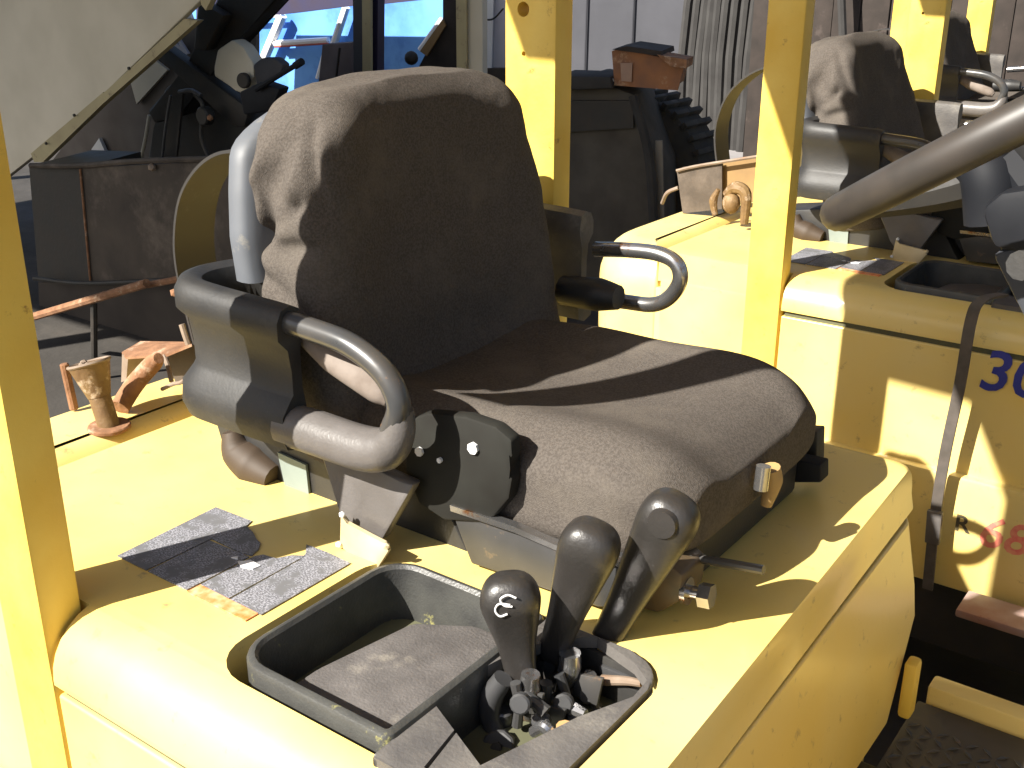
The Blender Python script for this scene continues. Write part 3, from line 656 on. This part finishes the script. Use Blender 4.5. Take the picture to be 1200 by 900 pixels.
# black mast and linkage
t = T('loader_linkage', 'black oily loader linkage with crossing arms behind the first seat', 'loader', 240, 150, 4.2)
pan('mast_block', [(192, 105), (212, 88), (268, 92), (282, 120), (300, 190), (305, 330), (170, 330), (172, 190), (180, 150)], 4.3, .35, DRK, t, bev=.02)
pan('lift_arm', [(262, -20), (345, -20), (262, 62), (215, 135), (180, 145), (172, 130), (222, 78)], 4.1, .14, DRK, t, bev=.02)
pan('cross_arm', [(178, 62), (192, 54), (292, 128), (286, 150), (272, 148)], 4.05, .1, DRK, t, bev=.015)
pan('cross_arm', [(232, 0), (262, 18), (240, 60), (226, 58)], 4.0, .1, DRK, t, bev=.015)
pan('black_sheet', [(195, 115), (188, 190), (205, 200), (214, 110)], 4.0, .02, DRK, t)
bar('hose', [(200, 112), (194, 150), (190, 188)], 3.95, .008, GRS, t)
bar('hose', [(228, 110), (238, 125), (236, 160), (246, 188)], 3.95, .012, DRK, t)
bar('hose', [(210, 108), (224, 106), (236, 112)], 3.93, .012, GRS, t)
link('pulley', cyl(at(246, 135, y=3.98), (0, -1, 0), .05, .06, 20, bev=.008), DRK, t)
link('pin_head', ball(at(246, 138, y=3.9), .018, sub=1), RST, t)
for k in range(11): bar('radiator_fin', [(252, 196+k*12), (304, 193+k*12)], 3.95, .007, DRK, t, 6)
# round lamp on its bracket
t = T('round_lamp_housing', 'grey round lamp housing with dark lens above the black linkage', 'lamp', 270, 80, 4.0)
pan('housing', [(250, 78), (254, 58), (272, 46), (284, 54), (297, 74), (298, 90), (285, 112), (276, 106), (250, 90)], 4.0, .12, BEI, t, bev=.02)
pan('grey_cover', [(296, 76), (306, 68), (322, 68), (332, 76), (328, 88), (308, 100), (300, 100)], 3.98, .08, GWA, t, bev=.015)
link('lens', cyl(at(288, 94, y=3.98), (.2, -1, 0), .04, .03, 20, bev=.006), DRK, t)
t = T('control_stalk', 'thin black lever stalk pointing up right over the first seat back', 'lever', 330, 85, 3.7)
bar('stalk', [(300, 105), (352, 73)], 3.7, .013, BLB, t)
pan('lever_box', [(280, 108), (305, 96), (328, 104), (318, 130), (285, 135)], 3.72, .1, BLB, t, bev=.012)
bar('knob', [(346, 77), (354, 72)], 3.69, .018, BLB, t)
# blue tarpaulin hung on a white frame
t = T('tarpaulin_frame', 'bright blue tarpaulin panels on a white frame seen above the first seat back', 'tarpaulin', 400, 60, 7.5)
link('tarpaulin', prism([at(px, py, y=7.5) for px, py in [(225, -60), (560, -60), (560, 170), (225, 170)]], (0, .02, 0)), BLU, t)
for pts, r in ((((331, 18), (310, 68)), .045), (((322, 51), (385, 47)), .028), (((406, 8), (378, 92)), .035), (((384, 47), (372, 92)), .02), (((290, 20), (331, 18)), .02), (((272, 45), (293, 19)), .018), (((272, 45), (300, 72)), .025), (((518, 22), (492, 58)), .022)):
    bar('white_bar', pts, 7.4, r, WHT, t)
bar('red_bar', [(322, 55), (385, 51)], 7.38, .008, mat('dull_red', (.4, .08, .05), .7), t)
t = T('navy_crossbeam', 'dark navy beam running along the top edge over the blue tarpaulin', 'beam', 400, 5, 6.6)
pan('beam', [(230, -40), (700, -60), (700, -8), (530, -4), (437, 6), (410, 7), (330, 17), (290, 20), (262, 50), (255, 40), (230, 40)], 6.6, .2, NAV, t)
def upright(label, px0, px1, bx0, bx1, top, bot, Y, m, extra=None, name='yard_post'):
    t = T(name, label, 'post', (px0+px1)/2, bot, Y, None)
    pan('shaft', [(px0, top), (px1, top), (bx1, bot), (bx0, bot)], Y, .08, m, t)
    return t
t = upright('grey and tan upright post just left of the brighter blue tarpaulin panel', 413, 428, 420, 432, -40, 600, 5.2, GWA)
pan('tan_edge', [(424, -40), (434, -40), (436, 600), (428, 600)], 5.17, .03, BEY, t)
pan('dark_edge', [(430, -40), (443, -40), (439, 600), (434, 600)], 5.25, .1, NAV, t)
t = upright('broad beige upright post beside the pale lilac sheet', 534, 565, 540, 568, -40, 600, 5.0, BEI)
pan('light_face', [(534, -40), (546, -40), (552, 600), (540, 600)], 4.97, .02, BEY, t)
t = T('brown_gantry', 'brown slanted gantry with a white edge right of the blue tarpaulin', 'gantry', 520, 60, 5.6)
pan('slanted_plate', [(519, -40), (540, -40), (540, 300), (470, 300), (482, 92), (490, 80), (519, 24)], 5.6, .1, BRK, t)
pan('cream_edge', [(492, 60), (519, 22), (522, 30), (500, 66)], 5.57, .02, mat('ochre_edge', (.25, .15, .06), .7), t)
link('round_knob', ball(at(482, 68, y=5.55), .045, sub=2), DRK, t)
pan('grey_box', [(378, 52), (412, 50), (414, 110), (372, 110)], 5.3, .15, mat('mauve_grey_box', (.17, .14, .14), .8), t)
bar('box_seam', [(398, 56), (394, 90)], 5.27, .008, DRK, t)
t = T('lilac_sheet', 'pale lilac sheet with a white strip between the beige post and the yellow rear post', 'sheet', 582, 60, 6.0)
pan('sheet', [(566, -40), (640, -40), (640, 300), (566, 300)], 6.0, .04, LAV, t)
pan('white_strip', [(567, -40), (579, -40), (576, 80), (568, 80)], 5.97, .02, WHT, t)
pan('dark_base', [(566, 80), (592, 80), (640, 110), (640, 320), (566, 320)], 5.95, .1, DBR, t)
bar('hanging_wire', [(566, 23), (578, 22), (590, 10)], 5.9, .006, DRK, t)
# grey sheet wall and curtain
t = T('grey_sheet_wall', 'tall pale grey sheet wall behind the rusty box and the tractor tyre', 'wall', 740, 60, 10.5)
pan('wall_sheet', [(630, -80), (852, -80), (820, 108), (790, 112), (630, 112)], 10.5, .1, GWA, t)
for k in range(2): bar('sheet_seam', [(690+k*56, -80), (684+k*54, 110)], 10.47, .012, GWA, t, 6)
t = T('hanging_curtain', 'dark dull curtain with vertical folds between the grey wall and second forklift post', 'curtain', 850, 80, 10.2)
cb = bmesh.new(); a0 = at(800, 112, y=10.2); 
for k in range(16):
    x0 = a0.x+k*.085
    tube([(x0, 10.2+.03*math.sin(k*2.1), 0), (x0+.02*math.sin(k), 10.22, 1.4), (x0+.32*(1-k/16)+.1, 10.2, 3.2)], .05, 8, bm=cb, ns=3)
link('folds', cb, GDK, t)
t = T('brown_plank_wall', 'dark brown plank wall behind the second and third forklift seats', 'wall', 1000, 60, 9.5)
for k in range(22):
    x0 = at(880, 50, y=9.5).x+k*.24
    q = bx(x0, x0+.23, 9.5+.01*(k % 3), 9.56+.01*(k % 3), .05, 3.4, bev=.006); link('plank', q, BRK, t)
bar('wall_rail', [(985, -30), (988, 50)], 9.3, .035, GDK, t)
# tractor wheel, heap, rusty box
t = T('dark_implement', 'dark dusty farm implement standing behind the nearest seat, right of its rear post', 'implement', 730, 200, 4.9)
pan('side_plate', [(655, 100), (690, 90), (742, 110), (776, 200), (776, 330), (655, 330)], 5.0, .5, mat('dusty_olive_metal', (.085, .075, .06), .9, (.05, .043, .036), 5, bump=.4, bscale=25), t, bev=.02)
pan('top_plate', [(655, 88), (715, 90), (718, 104), (655, 106)], 4.9, .3, GDK, t, bev=.01)
pan('dark_opening', [(662, 118), (742, 118), (742, 150), (662, 155)], 4.97, .03, DRK, t)
pan('pale_stripe', [(768, 165), (776, 165), (778, 260), (768, 260)], 4.96, .02, mat('ash_stripe', (.2, .18, .15), .9), t)
bar('frame_pipe', [(742, 112), (760, 180), (766, 260)], 4.92, .025, GDK, t)
t = T('tractor_wheel', 'big worn tractor wheel standing beside the dark implement under the rusty box', 'wheel', 770, 180, 5.2)
wc = at(735, 205, y=5.4); R0 = .42
wb = bmesh.new(); prof = [(0, R0*.5), (.02, R0*.88), (.06, R0), (.3, R0), (.34, R0*.88), (.36, R0*.5)]
rings = [[(wc.x+math.cos(a)*r, wc.y+o, wc.z+math.sin(a)*r) for a in [2*math.pi*k/48 for k in range(48)]] for o, r in prof]
tyre = link('tyre', loft(rings, wb), TYR, t)
for k in range(34):
    a = 2*math.pi*k/34; M = Matrix.Translation(wc) @ Matrix.Rotation(-a, 4, 'Y')
    for sgn, y0 in ((1, .03), (-1, .18)):
        lb = bmesh.new(); box(lb, R0-.01, R0+.03, y0, y0+.15, -.016, .016, bev=.004)
        bmesh.ops.transform(lb, matrix=M @ Matrix.Translation((0, .09, 0)) @ Matrix.Rotation(sgn*.0, 4, 'X') @ Matrix.Translation((0, -.09, 0)), verts=lb.verts)
        link('tread_lug', lb, TYR, tyre)
t = T('rusty_box', 'rusty orange brown box resting on top of the dark implement', 'box', 755, 90, 4.95)
Yr = 4.95
pan('front_panel', [(717, 60), (725, 57), (803, 73), (794, 106), (720, 100)], Yr, .02, mat('rusty_orange', (.3, .13, .055), .85, (.2, .1, .06), 9, c3=(.4, .25, .15), s3=8), t)
pan('body', [(719, 62), (730, 60), (797, 73), (790, 102), (722, 98)], Yr+.02, .3, RST, t)
pan('lid', [(717, 58), (734, 54), (775, 60), (776, 66)], Yr-.02, .35, BRK, t)
pan('flap', [(770, 64), (805, 70), (804, 80), (786, 78)], Yr-.04, .2, RST, t)
pan('pale_patch', [(727, 74), (741, 74), (740, 96), (728, 95)], Yr-.012, .01, mat('pale_rust', (.4, .26, .19), .9), t)
t = link('crumpled_bag', ball(at(706, 95, y=4.95), .04, sub=2, sc=(1.6, .8, .6)), WHT); tag(t, 'small crumpled white plastic bag lying left of the rusty box', 'bag')
for v in t.data.vertices: v.co += Vector((noise.noise(v.co*30), noise.noise(v.co*30+Vector((4, 1, 1))), noise.noise(v.co*30+Vector((9, 3, 1)))))*.012
